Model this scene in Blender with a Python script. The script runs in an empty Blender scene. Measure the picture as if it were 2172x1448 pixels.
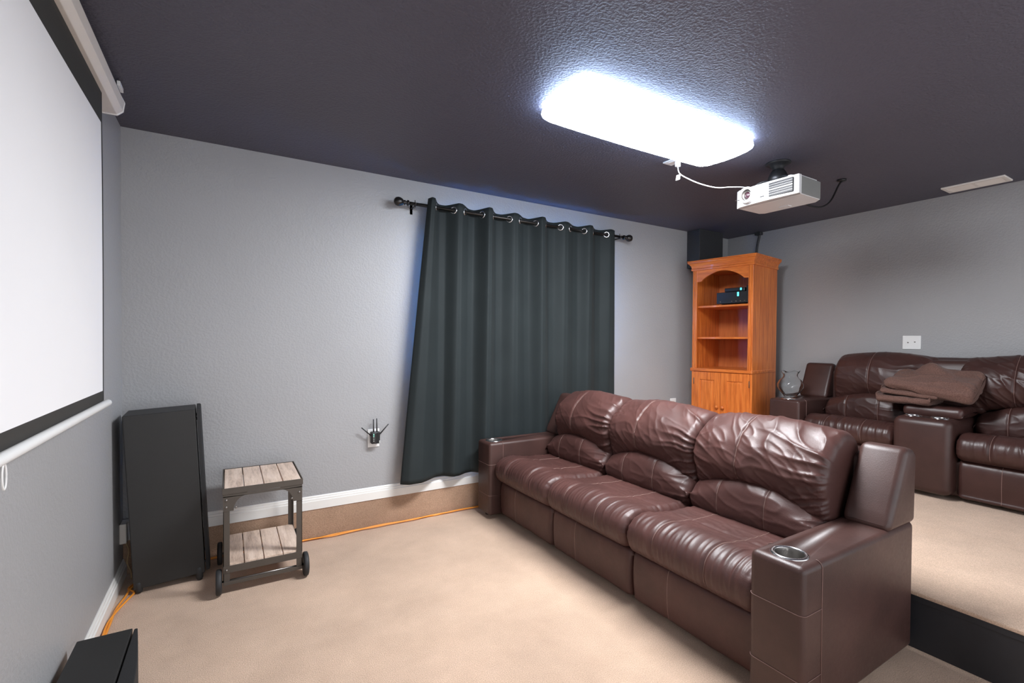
import bpy, bmesh, math, random
from mathutils import Vector, Matrix, noise, Euler

SC = bpy.context.scene
COL = SC.collection
PI = math.pi

# ------------------------------------------------------------------ camera, world, exposure
CAM_H = 1.28
cd = bpy.data.cameras.new('camera')
cam = bpy.data.objects.new('camera', cd)
COL.objects.link(cam)
Rv = Vector((0.85112071, -0.52492831, 0.00661811))
Uv = Vector((0.00260074, 0.01682267, 0.99985511))
Fv = Vector((0.52496359, 0.85098018, -0.01568333))
m = Matrix.Identity(4)
for i in range(3):
    m[i][0] = Rv[i]; m[i][1] = Uv[i]; m[i][2] = -Fv[i]
m[2][3] = CAM_H
cam.matrix_world = m
cd.sensor_fit = 'HORIZONTAL'
cd.sensor_width = 36.0
cd.lens = 1017.7225 / 2172 * 36
cd.shift_x = (1086 - 1112.31) / 2172
cd.shift_y = (737.978 - 724) / 2172
cd.clip_start = 0.02
SC.camera = cam

W = bpy.data.worlds.new('world'); SC.world = W
W.use_nodes = True
WORLD_STRENGTH = 0.85
W.node_tree.nodes['Background'].inputs[0].default_value = (0.92, 0.95, 1.0, 1)
W.node_tree.nodes['Background'].inputs[1].default_value = WORLD_STRENGTH
LAMP_STRENGTH = 31.0
WINDOW_STRENGTH = 5.5
SC.view_settings.view_transform = 'Standard'
SC.view_settings.look = 'None'
SC.view_settings.gamma = 1.0
SC.view_settings.use_curve_mapping = False
SC.view_settings.exposure = 1.53
try:
    SC.cycles.max_bounces = 10
    SC.cycles.diffuse_bounces = 6
    SC.cycles.use_denoising = True
    SC.cycles.sample_clamp_indirect = 8
except Exception:
    pass

# room numbers
XL, YC, XR, ZC = -0.4877, 3.3327, 4.6752, 2.4088
YF = -1.5
RX, RZ = 2.4444, 0.241
XWE = 4.008

# ------------------------------------------------------------------ materials
def srgb(r, g, b):
    f = lambda c: (c / 255 / 12.92) if c / 255 <= .04045 else ((c / 255 + .055) / 1.055) ** 2.4
    return (f(r), f(g), f(b), 1)

class NT:
    def __init__(s, name):
        s.m = bpy.data.materials.new(name); s.m.use_nodes = True
        s.t = s.m.node_tree; s.n = s.t.nodes; s.b = s.n['Principled BSDF']
        s.tc = s.n.new('ShaderNodeTexCoord')
    def L(s, a, b): s.t.links.new(a, b)
    def noise(s, scale, detail=3, rough=.55, stretch=None, vec=None):
        n = s.n.new('ShaderNodeTexNoise')
        n.inputs['Scale'].default_value = scale; n.inputs['Detail'].default_value = detail
        n.inputs['Roughness'].default_value = rough
        src = vec or s.tc.outputs['Object']
        if stretch:
            mp = s.n.new('ShaderNodeMapping'); mp.inputs['Scale'].default_value = stretch
            s.L(src, mp.inputs[0]); src = mp.outputs[0]
        s.L(src, n.inputs['Vector'])
        return n.outputs['Fac']
    def voro(s, scale, feature='F1'):
        n = s.n.new('ShaderNodeTexVoronoi'); n.inputs['Scale'].default_value = scale
        n.feature = feature
        s.L(s.tc.outputs['Object'], n.inputs['Vector'])
        return n.outputs['Distance']
    def ramp(s, fac, stops):
        r = s.n.new('ShaderNodeValToRGB')
        while len(r.color_ramp.elements) < len(stops): r.color_ramp.elements.new(.5)
        for e, (p, c) in zip(r.color_ramp.elements, stops):
            e.position = p; e.color = c if len(c) == 4 else (*c, 1)
        s.L(fac, r.inputs[0]); return r.outputs[0]
    def mix(s, a, b, fac):
        n = s.n.new('ShaderNodeMix'); n.data_type = 'RGBA'
        if isinstance(fac, float): n.inputs[0].default_value = fac
        else: s.L(fac, n.inputs[0])
        for i, v in ((6, a), (7, b)):
            if isinstance(v, tuple): n.inputs[i].default_value = v
            else: s.L(v, n.inputs[i])
        return n.outputs[2]
    def math(s, op, a, b):
        n = s.n.new('ShaderNodeMath'); n.operation = op
        for i, v in ((0, a), (1, b)):
            if isinstance(v, (int, float)): n.inputs[i].default_value = v
            else: s.L(v, n.inputs[i])
        return n.outputs[0]
    def bump(s, h, strength, dist, prev=None):
        n = s.n.new('ShaderNodeBump'); n.inputs['Strength'].default_value = strength
        n.inputs['Distance'].default_value = dist
        s.L(h, n.inputs['Height'])
        if prev is not None: s.L(prev, n.inputs['Normal'])
        s.L(n.outputs[0], s.b.inputs['Normal'])
        return n.outputs[0]
    def base(s, c):
        if isinstance(c, tuple): s.b.inputs['Base Color'].default_value = c
        else: s.L(c, s.b.inputs['Base Color'])
    def set(s, **k):
        for a, v in k.items():
            s.b.inputs[{'rough': 'Roughness', 'metal': 'Metallic', 'spec': 'Specular IOR Level', 'trans': 'Transmission Weight',
                        'ior': 'IOR', 'coat': 'Coat Weight', 'sheen': 'Sheen Weight'}[a]].default_value = v
        return s

def simple(name, c, rough=.5, metal=0., var=.06, scale=12, bump=0., bscale=200, spec=.5):
    k = NT(name)
    f = k.noise(scale, 3)
    d = tuple(max(0, x * (1 - var)) for x in c[:3]) + (1,)
    l = tuple(min(1, x * (1 + var)) for x in c[:3]) + (1,)
    k.base(k.ramp(f, [(.3, d), (.7, l)]))
    k.set(rough=rough, metal=metal, spec=spec)
    if bump: k.bump(k.noise(bscale, 2), bump, .002)
    return k.m

def wall_paint(name, c, rough, b1, scale):
    k = NT(name)
    f = k.noise(1.5, 2)
    k.base(k.ramp(f, [(.3, tuple(x * .97 for x in c[:3]) + (1,)), (.7, tuple(x * 1.03 for x in c[:3]) + (1,))]))
    k.set(rough=rough)
    h = k.noise(scale, 3, .5)
    h2 = k.ramp(h, [(.40, (0, 0, 0, 1)), (.62, (1, 1, 1, 1))])
    k.bump(h2, b1, .004)
    return k.m

M = {}
M['wall'] = wall_paint('grey_wall_paint', (.335, .336, .343, 1), .45, .2, 85)
M['ceiling'] = wall_paint('dark_ceiling_paint', (.088, .085, .112, 1), .52, .42, 85)
M['ceiling'].node_tree.nodes['Principled BSDF'].inputs['Specular IOR Level'].default_value = .35
M['soffit'] = wall_paint('dark_soffit_paint', (.030, .031, .034, 1), .5, .3, 75)
M['trim'] = simple('white_trim_paint', (.78, .77, .74, 1), .35, var=.02)

def carpet(name, c):
    k = NT(name)
    f1 = k.noise(2.2, 5, .6); f2 = k.noise(260, 2, .7); f3 = k.noise(6, 5, .7)
    a = tuple(x * .86 for x in c[:3]) + (1,); b = tuple(min(1, x * 1.1) for x in c[:3]) + (1,)
    c1 = k.ramp(f1, [(.3, a), (.7, b)])
    c2 = k.ramp(f2, [(.3, (.62, .60, .58, 1)), (.7, (1.0, 1.0, 1.0, 1))])
    c3 = k.ramp(f3, [(.35, (.93, .92, .91, 1)), (.6, (1, 1, 1, 1))])
    n = k.n.new('ShaderNodeMix'); n.data_type = 'RGBA'; n.blend_type = 'MULTIPLY'; n.inputs[0].default_value = 1
    k.L(c1, n.inputs[6]); k.L(c2, n.inputs[7])
    n2 = k.n.new('ShaderNodeMix'); n2.data_type = 'RGBA'; n2.blend_type = 'MULTIPLY'; n2.inputs[0].default_value = 1
    k.L(n.outputs[2], n2.inputs[6]); k.L(c3, n2.inputs[7])
    k.base(n2.outputs[2]); k.set(rough=.95, spec=.1, sheen=.15)
    p = k.bump(k.noise(210, 3, .7), .8, .006)
    k.bump(f3, .12, .02, p)
    return k.m
M['carpet'] = carpet('beige_carpet', (.75, .545, .41, 1))
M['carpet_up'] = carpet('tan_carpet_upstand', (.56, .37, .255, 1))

def leather(name, c, rough=.36, crumple=.14):
    k = NT(name)
    f = k.noise(5, 4, .6); g = k.noise(60, 3, .6)
    a = tuple(x * .8 for x in c[:3]) + (1,); b = tuple(x * 1.22 for x in c[:3]) + (1,)
    k.base(k.ramp(f, [(.3, a), (.7, b)]))
    k.set(spec=.42, coat=.03)
    k.b.inputs['Coat Roughness'].default_value = .3
    k.L(k.ramp(g, [(.3, (rough - .03,) * 3 + (1,)), (.7, (rough + .04,) * 3 + (1,))]), k.b.inputs['Roughness'])
    p = k.bump(k.voro(330), .16, .0015)
    p = k.bump(k.noise(26, 4, .6), crumple, .006, p)
    return k.m
M['leather'] = leather('brown_leather', (.066, .0275, .0235, 1), .45, .14)
M['leather_plain'] = leather('brown_leather_smooth', (.052, .0245, .0205, 1), .42, .012)
M['leather_dark'] = leather('dark_brown_leather', (.047, .020, .017, 1), .38, .12)
M['leather_dark_plain'] = leather('dark_brown_leather_smooth', (.045, .0205, .0175, 1), .40, .012)
M['thread'] = simple('tan_stitching', (.20, .125, .105, 1), .6)
M['thread_dark'] = simple('brown_stitching', (.19, .11, .095, 1), .6)
M['chrome'] = simple('chrome', (.75, .75, .76, 1), .18, 1.)
M['steel'] = simple('brushed_steel', (.30, .285, .27, 1), .35, 1.)
M['black'] = simple('black_plastic', (.012, .012, .013, 1), .42)
M['black_matte'] = simple('black_vinyl', (.016, .0155, .015, 1), .55, bump=.1)
M['grille'] = simple('black_grille_cloth', (.011, .011, .012, 1), .8, bump=.3, bscale=500)
M['rubber'] = simple('black_rubber', (.02, .02, .021, 1), .6)
M['bronze'] = simple('dark_bronze_metal', (.080, .067, .056, 1), .45, .25)
M['rodmetal'] = simple('gunmetal_rod', (.045, .042, .040, 1), .3, .8)
M['white_plastic'] = simple('white_plastic', (.80, .80, .79, 1), .38, var=.01)
M['offwhite'] = simple('cream_enamel', (.78, .74, .69, 1), .4, var=.02)
M['screen'] = simple('white_screen_vinyl', (.80, .80, .815, 1), .75, var=.01, scale=2)
M['screen_border'] = simple('black_screen_border', (.030, .029, .027, 1), .7)
M['projector'] = simple('white_projector_case', (.72, .73, .75, 1), .35, var=.02)
M['projector_shaded'] = simple('shaded_projector_side', (.22, .225, .22, 1), .45, var=.03)  # shade on the white case sides, put into the colour as grey
M['dark_slot'] = simple('dark_vent_slot', (.010, .010, .011, 1), .6)
M['orange_cord'] = simple('orange_cord_jacket', (.82, .30, .035, 1), .45, var=.05)
M['white_cord'] = simple('white_cord_jacket', (.75, .74, .72, 1), .45)
M['tan_cord'] = simple('tan_wire_jacket', (.42, .28, .14, 1), .5)
M['riser_face'] = simple('black_riser_paint', (.018, .019, .023, 1), .45, var=.2, scale=6, bump=.15, bscale=60)

def curtain_mat():
    k = NT('slate_curtain_fabric')
    f = k.noise(3, 3); g = k.noise(420, 2, .6)
    k.base(k.ramp(f, [(.3, (.017, .0225, .0240, 1)), (.7, (.021, .0275, .029, 1))]))
    k.set(rough=.7, sheen=.02, spec=.22)
    k.bump(g, .25, .001)
    return k.m
M['curtain'] = curtain_mat()
M['lining'] = simple('pale_curtain_lining', (.55, .56, .57, 1), .8)

def wood(name, cols, scale=5, stretch=(8, 8, .6), rough=.38, coat=.15, bump=.05):
    k = NT(name)
    f = k.noise(scale, 5, .62, stretch=stretch)
    f2 = k.noise(scale * 7, 3, .6, stretch=(stretch[0], stretch[1], stretch[2] * .4))
    mixf = k.math('ADD', k.math('MULTIPLY', f, .72), k.math('MULTIPLY', f2, .28))
    k.base(k.ramp(mixf, [(.34, cols[0]), (.5, cols[1]), (.66, cols[2])]))
    k.set(rough=rough, coat=coat)
    k.bump(mixf, bump, .002)
    return k.m
oc = [(.40, .088, .014, 1), (.60, .155, .026, 1), (.74, .235, .048, 1)]
M['cherry'] = wood('orange_cherry_wood', oc)
M['cherry_h'] = wood('orange_cherry_wood_horizontal', oc, stretch=(.6, 8, 8))
M['cherry_back'] = wood('orange_cherry_veneer', [(.42, .115, .032, 1), (.54, .16, .042, 1), (.60, .195, .055, 1)])
M['plank'] = wood('weathered_plank', [(.40, .29, .225, 1), (.64, .49, .39, 1), (.78, .63, .52, 1)], 4, (9, .9, 9), .7, 0., .15)
def blanket_mat():
    k = NT('brown_fleece')
    f = k.noise(160, 3, .7); g = k.noise(9, 3)
    k.base(k.ramp(f, [(.3, (.085, .045, .036, 1)), (.7, (.17, .096, .078, 1))]))
    k.set(rough=.95, sheen=.08, spec=.1)
    p = k.bump(f, .5, .004); k.bump(g, .3, .02, p)
    return k.m
M['blanket'] = blanket_mat()
def glass_mat():
    k = NT('clear_glass'); k.base((.97, .98, .98, 1)); k.set(rough=.03, trans=1., ior=1.22)
    return k.m
M['glass'] = glass_mat()
def emit(name, c, s):
    k = NT(name); k.base((*c[:3], 1))
    k.b.inputs['Emission Color'].default_value = (*c[:3], 1)
    k.b.inputs['Emission Strength'].default_value = s
    return k.m
M['lamp'] = emit('lit_acrylic_diffuser', (.95, .97, 1.0), LAMP_STRENGTH)
M['lamp_side'] = emit('dim_acrylic_side', (.55, .72, 1.0), LAMP_STRENGTH * .22)
M['daylight'] = emit('daylit_window_glass', (.12, .46, 1.0), WINDOW_STRENGTH)
M['cyan'] = emit('cyan_display', (.05, .75, .9), 1.6)
M['green_led'] = emit('green_led', (.15, .9, .6), 2.0)
M['led_off'] = simple('pale_led', (.6, .65, .62, 1), .4)
M['lens'] = simple('lens_glass', (.05, .02, .03, 1), .04, 0., spec=1.)

# ------------------------------------------------------------------ mesh helpers
def obj_from_bm(name, bm, mats, parent=None, smooth=None):
    me = bpy.data.meshes.new(name); bm.to_mesh(me); bm.free()
    for mm in (mats if isinstance(mats, (list, tuple)) else [mats]): me.materials.append(mm)
    if smooth == 'all':
        for p in me.polygons: p.use_smooth = True
    o = bpy.data.objects.new(name, me); COL.objects.link(o)
    if parent: o.parent = parent
    return o

def obj_from_data(name, verts, faces, mats, parent=None, smooth=True, mi=None):
    me = bpy.data.meshes.new(name); me.from_pydata([tuple(v) for v in verts], [], faces)
    for mm in (mats if isinstance(mats, (list, tuple)) else [mats]): me.materials.append(mm)
    if smooth:
        for p in me.polygons: p.use_smooth = True
    if mi:
        for p, q in zip(me.polygons, mi): p.material_index = q
    bm = bmesh.new(); bm.from_mesh(me); bmesh.ops.recalc_face_normals(bm, faces=bm.faces); bm.to_mesh(me); bm.free()
    o = bpy.data.objects.new(name, me); COL.objects.link(o)
    if parent: o.parent = parent
    return o

class MB:
    """collects primitives into ONE mesh object"""
    def __init__(s): s.bm = bmesh.new(); s.idx = 0
    def mat(s, i): s.idx = i; return s
    def _merge(s, b, xf=None, smooth=False):
        if xf is not None: bmesh.ops.transform(b, matrix=xf, verts=b.verts)
        for f in b.faces: f.material_index = s.idx; f.smooth = smooth
        me = bpy.data.meshes.new('tmp'); b.to_mesh(me); b.free()
        s.bm.from_mesh(me); bpy.data.meshes.remove(me)
        return s
    def box(s, lo, hi, bev=.002, seg=2, xf=None, smooth=None):
        b = bmesh.new(); bmesh.ops.create_cube(b, size=1)
        lo, hi = Vector(lo), Vector(hi); c = (lo + hi) / 2; d = hi - lo
        for v in b.verts: v.co = Vector((v.co.x * d.x, v.co.y * d.y, v.co.z * d.z)) + c
        if bev > 0:
            bev = min(bev, .49 * min(abs(d.x), abs(d.y), abs(d.z)))
            bmesh.ops.bevel(b, geom=list(b.edges), offset=bev, segments=seg, profile=.5, affect='EDGES')
        return s._merge(b, xf, (bev > .008) if smooth is None else smooth)
    def cyl(s, a, b_, r, n=24, r2=None, cap=True, bev=0):
        a, b_ = Vector(a), Vector(b_); d = b_ - a
        b = bmesh.new()
        bmesh.ops.create_cone(b, cap_ends=cap, segments=n, radius1=r, radius2=r if r2 is None else r2, depth=d.length)
        if bev:
            es = [e for e in b.edges if abs(e.verts[0].co.z - e.verts[1].co.z) < 1e-6]
            bmesh.ops.bevel(b, geom=es, offset=bev, segments=3, profile=.5, affect='EDGES')
        q = Vector((0, 0, 1)).rotation_difference(d.normalized()).to_matrix().to_4x4()
        xf = Matrix.Translation((a + b_) / 2) @ q
        s._merge(b, xf, True)
        return s
    def sphere(s, c, r, sc=(1, 1, 1), n=20):
        b = bmesh.new(); bmesh.ops.create_uvsphere(b, u_segments=n, v_segments=n // 2 + 2, radius=r)
        return s._merge(b, Matrix.Translation(c) @ Matrix.Diagonal((*sc, 1)), True)
    def lathe(s, prof, c=(0, 0, 0), n=32, xf=None, axis=None):
        b = bmesh.new(); rings = []
        for r, z in prof:
            rings.append([b.verts.new((max(r, 1e-5) * math.cos(2 * PI * i / n), max(r, 1e-5) * math.sin(2 * PI * i / n), z)) for i in range(n)])
        for a, e in zip(rings, rings[1:]):
            for i in range(n): b.faces.new((a[i], a[(i + 1) % n], e[(i + 1) % n], e[i]))
        bmesh.ops.remove_doubles(b, verts=b.verts, dist=1e-5)
        bmesh.ops.recalc_face_normals(b, faces=b.faces)
        mtx = Matrix.Translation(c)
        if axis is not None:
            mtx = mtx @ Vector((0, 0, 1)).rotation_difference(Vector(axis).normalized()).to_matrix().to_4x4()
        if xf is not None: mtx = xf @ mtx
        return s._merge(b, mtx, True)
    def tube(s, pts, r, n=8, closed=False, smooth_path=0):
        pts = [Vector(p) for p in pts]
        if smooth_path: pts = catmull(pts, smooth_path, closed)
        b = bmesh.new(); N = len(pts); rings = []; nrm = None
        for i, p in enumerate(pts):
            if closed: t = pts[(i + 1) % N] - pts[i - 1]
            else: t = pts[min(i + 1, N - 1)] - pts[max(i - 1, 0)]
            t = t.normalized() if t.length > 1e-9 else Vector((0, 0, 1))
            if nrm is None:
                nrm = t.orthogonal().normalized()
            else:
                nrm = nrm - t * nrm.dot(t); nrm = nrm.normalized() if nrm.length > 1e-6 else t.orthogonal().normalized()
            bn = t.cross(nrm)
            rings.append([b.verts.new(p + (nrm * math.cos(2 * PI * k / n) + bn * math.sin(2 * PI * k / n)) * r) for k in range(n)])
        R2 = rings + ([rings[0]] if closed else [])
        for a, e in zip(R2, R2[1:]):
            for k in range(n): b.faces.new((a[k], a[(k + 1) % n], e[(k + 1) % n], e[k]))
        if not closed:
            b.faces.new(rings[0][::-1]); b.faces.new(rings[-1])
        bmesh.ops.recalc_face_normals(b, faces=b.faces)
        return s._merge(b, None, True)
    def prism(s, poly, axis, a, b_, bev=0, smooth=False):
        """polygon (2D) extruded along axis 'x','y' or 'z' between a and b_"""
        f = {'x': lambda p, t: (t, p[0], p[1]), 'y': lambda p, t: (p[0], t, p[1]), 'z': lambda p, t: (p[0], p[1], t)}[axis]
        b = bmesh.new()
        A = [b.verts.new(f(p, a)) for p in poly]; B = [b.verts.new(f(p, b_)) for p in poly]
        n = len(poly)
        b.faces.new(A); b.faces.new(B[::-1])
        for i in range(n): b.faces.new((A[i], B[i], B[(i + 1) % n], A[(i + 1) % n]))
        bmesh.ops.recalc_face_normals(b, faces=b.faces)
        if bev: bmesh.ops.bevel(b, geom=list(b.edges), offset=bev, segments=5 if smooth else 2, profile=.5, affect='EDGES')
        return s._merge(b, None, smooth)
    def build(s, name, mats, parent=None):
        return obj_from_bm(name, s.bm, mats, parent)

def catmull(P, k, closed=False):
    out = []; N = len(P)
    rng = range(N) if closed else range(N - 1)
    for i in rng:
        if closed: a, b, c, d = P[i - 1], P[i], P[(i + 1) % N], P[(i + 2) % N]
        else: a, b, c, d = P[max(i - 1, 0)], P[i], P[i + 1], P[min(i + 2, N - 1)]
        for j in range(k):
            t = j / k
            out.append(.5 * ((2 * b) + (c - a) * t + (2 * a - 5 * b + 4 * c - d) * t * t + (3 * b - a - 3 * c + d) * t ** 3))
    if not closed: out.append(P[-1])
    return out

def resample_closed(pts, n):
    P = catmull([Vector((p[0], p[1], 0)) for p in pts], 14, True)
    L = [0]
    for i in range(len(P)): L.append(L[-1] + (P[(i + 1) % len(P)] - P[i]).length)
    tot = L[-1]; out = []; j = 0
    for i in range(n):
        t = tot * i / n
        while L[j + 1] < t: j += 1
        f = (t - L[j]) / max(1e-9, L[j + 1] - L[j])
        out.append(P[j].lerp(P[(j + 1) % len(P)], f))
    return out, tot

def bore(o, c, r, depth):
    """cuts a round well down into the top of o"""
    b = MB(); b.cyl((c[0], c[1], c[2] - depth), (c[0], c[1], c[2] + .05), r, 40)
    k = b.build('cutter', [], o.parent)
    md = o.modifiers.new('well', 'BOOLEAN'); md.operation = 'DIFFERENCE'; md.object = k; md.solver = 'FAST'
    bpy.context.view_layer.update()
    dg = bpy.context.evaluated_depsgraph_get()
    me = bpy.data.meshes.new_from_object(o.evaluated_get(dg))
    o.modifiers.clear(); old = o.data; o.data = me; bpy.data.meshes.remove(old)
    km = k.data; bpy.data.objects.remove(k); bpy.data.meshes.remove(km)

def tag(o, label=None, cat=None, group=None, kind=None):
    if label: o['label'] = label
    if cat: o['category'] = cat
    if group: o['group'] = group
    if kind: o['kind'] = kind
    return o
def empty(name, loc=(0, 0, 0), rz=0., label=None, cat=None, group=None):
    o = bpy.data.objects.new(name, None); COL.objects.link(o)
    o.location = loc; o.rotation_euler = (0, 0, rz); o.empty_display_size = .1
    return tag(o, label, cat, group)
def struct(o, label, cat): return tag(o, label, cat, kind='structure')

def ridge(x): return 1 - min(1, abs(x) * 2.2)
def nz(x, y, z): return noise.noise(Vector((x, y, z)))
def sstep(a, b, x):
    t = max(0, min(1, (x - a) / (b - a))); return t * t * (3 - 2 * t)

# ------------------------------------------------------------------ the room shell
T = .12
b = MB(); b.box((XL - T, YF, -T), (RX + .03, YC + T, 0), 0)
struct(b.build('floor', M['carpet']), 'beige cut pile carpet covering the lower floor', 'floor')
b = MB(); b.box((XL - T, YF, ZC), (XR + T, YC + T, ZC + T), 0)
struct(b.build('ceiling', M['ceiling']), 'dark purple grey textured ceiling', 'ceiling')
b = MB(); b.box((XL - T, YF, 0), (XL, YC, ZC), 0)
struct(b.build('wall_left', M['wall']), 'grey wall behind the projection screen', 'wall')
b = MB(); b.box((XL - T, YC, 0), (XR + T, YC + T, ZC), 0)
struct(b.build('wall_back', M['wall']), 'long grey wall behind the curtain', 'wall')
b = MB(); b.box((XR, YF, 0), (XR + T, YC, ZC), 0)
struct(b.build('wall_right', M['wall']), 'grey wall behind the loveseat on the platform', 'wall')
# raised platform: carpet top wrapping over the lip, black face
b = MB()
b.mat(0).box((RX + .006, YF, 0), (XR, YC, RZ - .016), 0)
b.mat(1).box((RX - .002, YF, RZ - .017), (XR, YC, RZ), .005, 3)
b.mat(0).box((RX + .002, YF, RZ - .042), (RX + .02, YC, RZ - .017), .002)
struct(b.build('floor_platform', [M['riser_face'], M['carpet']]), 'raised platform with beige carpet top and black front face', 'platform')
# carpeted upstand below the long skirting board
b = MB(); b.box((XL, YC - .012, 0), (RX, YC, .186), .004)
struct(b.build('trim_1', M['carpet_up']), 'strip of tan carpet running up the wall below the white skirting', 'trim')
def skirting(z0, h, d):
    return [(0, z0), (d, z0), (d, z0 + h * .62), (d * .72, z0 + h * .66), (d * .72, z0 + h * .78), (d * .42, z0 + h * .84),
            (d * .42, z0 + h * .93), (d * .2, z0 + h), (0, z0 + h)]
b = MB(); b.prism([(YC - p[0], p[1]) for p in skirting(.186, .084, .017)], 'x', XL, RX)
struct(b.build('baseboard_back', M['trim']), 'white moulded skirting board under the curtain', 'skirting')
b = MB(); b.prism([(XL + p[0], p[1]) for p in skirting(0, .088, .017)], 'y', YF, YC - .012)
struct(b.build('baseboard_left', M['trim']), 'white skirting board along the foot of the screen wall', 'skirting')
b = MB(); b.prism([(XR - p[0], p[1]) for p in skirting(RZ, .084, .017)], 'y', YF, YC)
struct(b.build('baseboard_right', M['trim']), 'white skirting board behind the loveseat', 'skirting')
# dark boxed-in chase hanging from the ceiling at the far end of the long wall
b = MB(); b.box((XWE, YC - .155, 2.03), (4.375, YC, ZC), .003)
struct(b.build('trim_2', M['soffit']), 'dark boxed soffit dropping from the ceiling above the bookcase', 'soffit')
# window hidden behind the curtain
w = empty('window_1', (2.06, YC, 1.55)); struct(w, 'daylit window behind the closed curtain', 'window')
b = MB(); fw, fh = .84, .58
for lo, hi in [((-fw, -.022, -fh), (-fw + .05, 0, fh)), ((fw - .05, -.022, -fh), (fw, 0, fh)), ((-fw, -.022, -fh), (fw, 0, -fh + .05)), ((-fw, -.022, fh - .05), (fw, 0, fh)), ((-.02, -.02, -fh), (.02, 0, fh))]:
    b.box(lo, hi, .003)
b.build('window_frame', M['trim'], w)
b = MB(); b.box((-fw + .04, -.010, -fh + .04), (fw - .04, -.004, fh - .04), 0)
b.build('pane', M['daylight'], w)

# ------------------------------------------------------------------ ceiling light (the room's lamp)
lt = empty('ceiling_light', (1.887, 1.783, ZC), 0, 'long rectangular wraparound ceiling light with glowing white diffuser', 'ceiling light')
LXh, LYh, LH = .625, .205, .098
def rrect(hx, hy, r, bow, n=10):
    out = []
    for cx, cy, a0 in ((1, 1, 0), (-1, 1, 90), (-1, -1, 180), (1, -1, 270)):
        for i in range(n + 1):
            a = math.radians(a0 + 90 * i / n)
            out.append((cx * (hx - r) + r * math.cos(a), cy * (hy - r) + r * math.sin(a)))
    # bowed long/short sides
    P = []
    for i, (x, y) in enumerate(out):
        P.append((x, y))
        x2, y2 = out[(i + 1) % len(out)]
        if i % (n + 1) == n:
            kk = 10
            for j in range(1, kk):
                t = j / kk; bb = bow * 4 * t * (1 - t)
                px, py = x + (x2 - x) * t, y + (y2 - y) * t
                if abs(x2 - x) > abs(y2 - y): py += bb * (1 if py > 0 else -1)
                else: px += bb * (1 if px > 0 else -1)
                P.append((px, py))
    return P
rings = []
for hx, hy, r, bow, z in [(.596, .170, .030, .002, -.010), (.606, .176, .040, .005, -.024), (.612, .180, .050, .009, -.040), (.611, .180, .060, .011, -.050), (.600, .170, .065, .012, -.060), (.575, .148, .065, .010, -.067), (.48, .08, .05, .006, -.071)]:
    rings.append([(x, y, z) for x, y in rrect(hx, hy, r, bow)])
vs = [v for rg in rings for v in rg]; n = len(rings[0]); fs = []
for i in range(len(rings) - 1):
    for j in range(n): fs.append((i * n + j, i * n + (j + 1) % n, (i + 1) * n + (j + 1) % n, (i + 1) * n + j))
fs.append(tuple((len(rings) - 1) * n + j for j in range(n)))
nq = len(rings[0])
obj_from_data('diffuser', vs, fs, [M['lamp'], M['lamp_side']], lt, mi=[1 if k < 4 * nq else 0 for k in range(len(fs))])
b = MB(); b.box((-.585, -.16, -.014), (.585, .16, 0), .004)
b.build('base_pan', M['white_plastic'], lt)

# ceiling outlet with plug beside the light
t = empty('ceiling_outlet', (2.372, 2.075, ZC), 0, 'white outlet plate on the ceiling beside the light', 'outlet')
b = MB(); b.box((-.04, -.062, -.008), (.04, .062, 0), .003); b.build('plate', M['white_plastic'], t)
b = MB(); b.box((-.017, -.036, -.011), (.017, .036, -.006), .003); b.build('receptacle', M['offwhite'], t)
t = empty('projector_cable', (2.372, 2.05, ZC - .011), 0, 'white power cord drooping from the ceiling outlet to the projector', 'cord')
b = MB()
b.tube([(0, 0, -.035), (.01, -.005, -.075), (.06, -.02, -.10), (.15, -.05, -.128), (.26, -.085, -.142), (.36, -.11, -.128), (.46, -.135, -.118), (.535, -.16, -.125)], .0035, 8, smooth_path=8)
b.build('cable', M['white_cord'], t)
b = MB(); b.box((-.014, -.012, -.036), (.014, .012, 0), .004); b.build('plug', M['white_plastic'], t)
b = MB(); b.box((.012, -.026, -.122), (.014, .004, -.088), 0, xf=Matrix.Rotation(.2, 4, 'Y')); b.build('paper_tag', M['white_plastic'], t)

# air vent near the right wall
t = empty('ceiling_vent', (4.495, 1.23, ZC), 0, 'white rectangular air vent in the ceiling near the right wall', 'air vent')
b = MB()
for lo, hi in [((-.086, -.17, -.012), (-.06, .17, 0)), ((.06, -.17, -.012), (.086, .17, 0)), ((-.06, -.17, -.012), (.06, -.145, 0)), ((-.06, .145, -.012), (.06, .17, 0)), ((-.06, -.008, -.011), (.06, .008, 0))]:
    b.box(lo, hi, .003)
b.build('frame', M['offwhite'], t)
for sy in (-1, 1):
    for k in range(4):
        y0, y1 = (.008, .145) if sy > 0 else (-.145, -.008)
        x = -.045 + .03 * k
        b = MB(); b.box((-.014, y0, -.001), (.014, y1, .001), 0, xf=Matrix.Translation((x, 0, -.007)) @ Matrix.Rotation(.35, 4, 'Y'))
        b.build('louvre', M['offwhite'], t)
b = MB(); b.box((-.06, -.145, -.002), (.06, .145, 0), 0); b.build('duct_opening', M['dark_slot'], t)

# ------------------------------------------------------------------ projector and its mount
PZ = 2.155
pj = empty('projector', (2.838, 1.765, PZ), 0, 'white projector hanging from the ceiling with round lens and slotted grille', 'projector')
PW, PH, PD = .205, .112, .30
b = MB()
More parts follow.
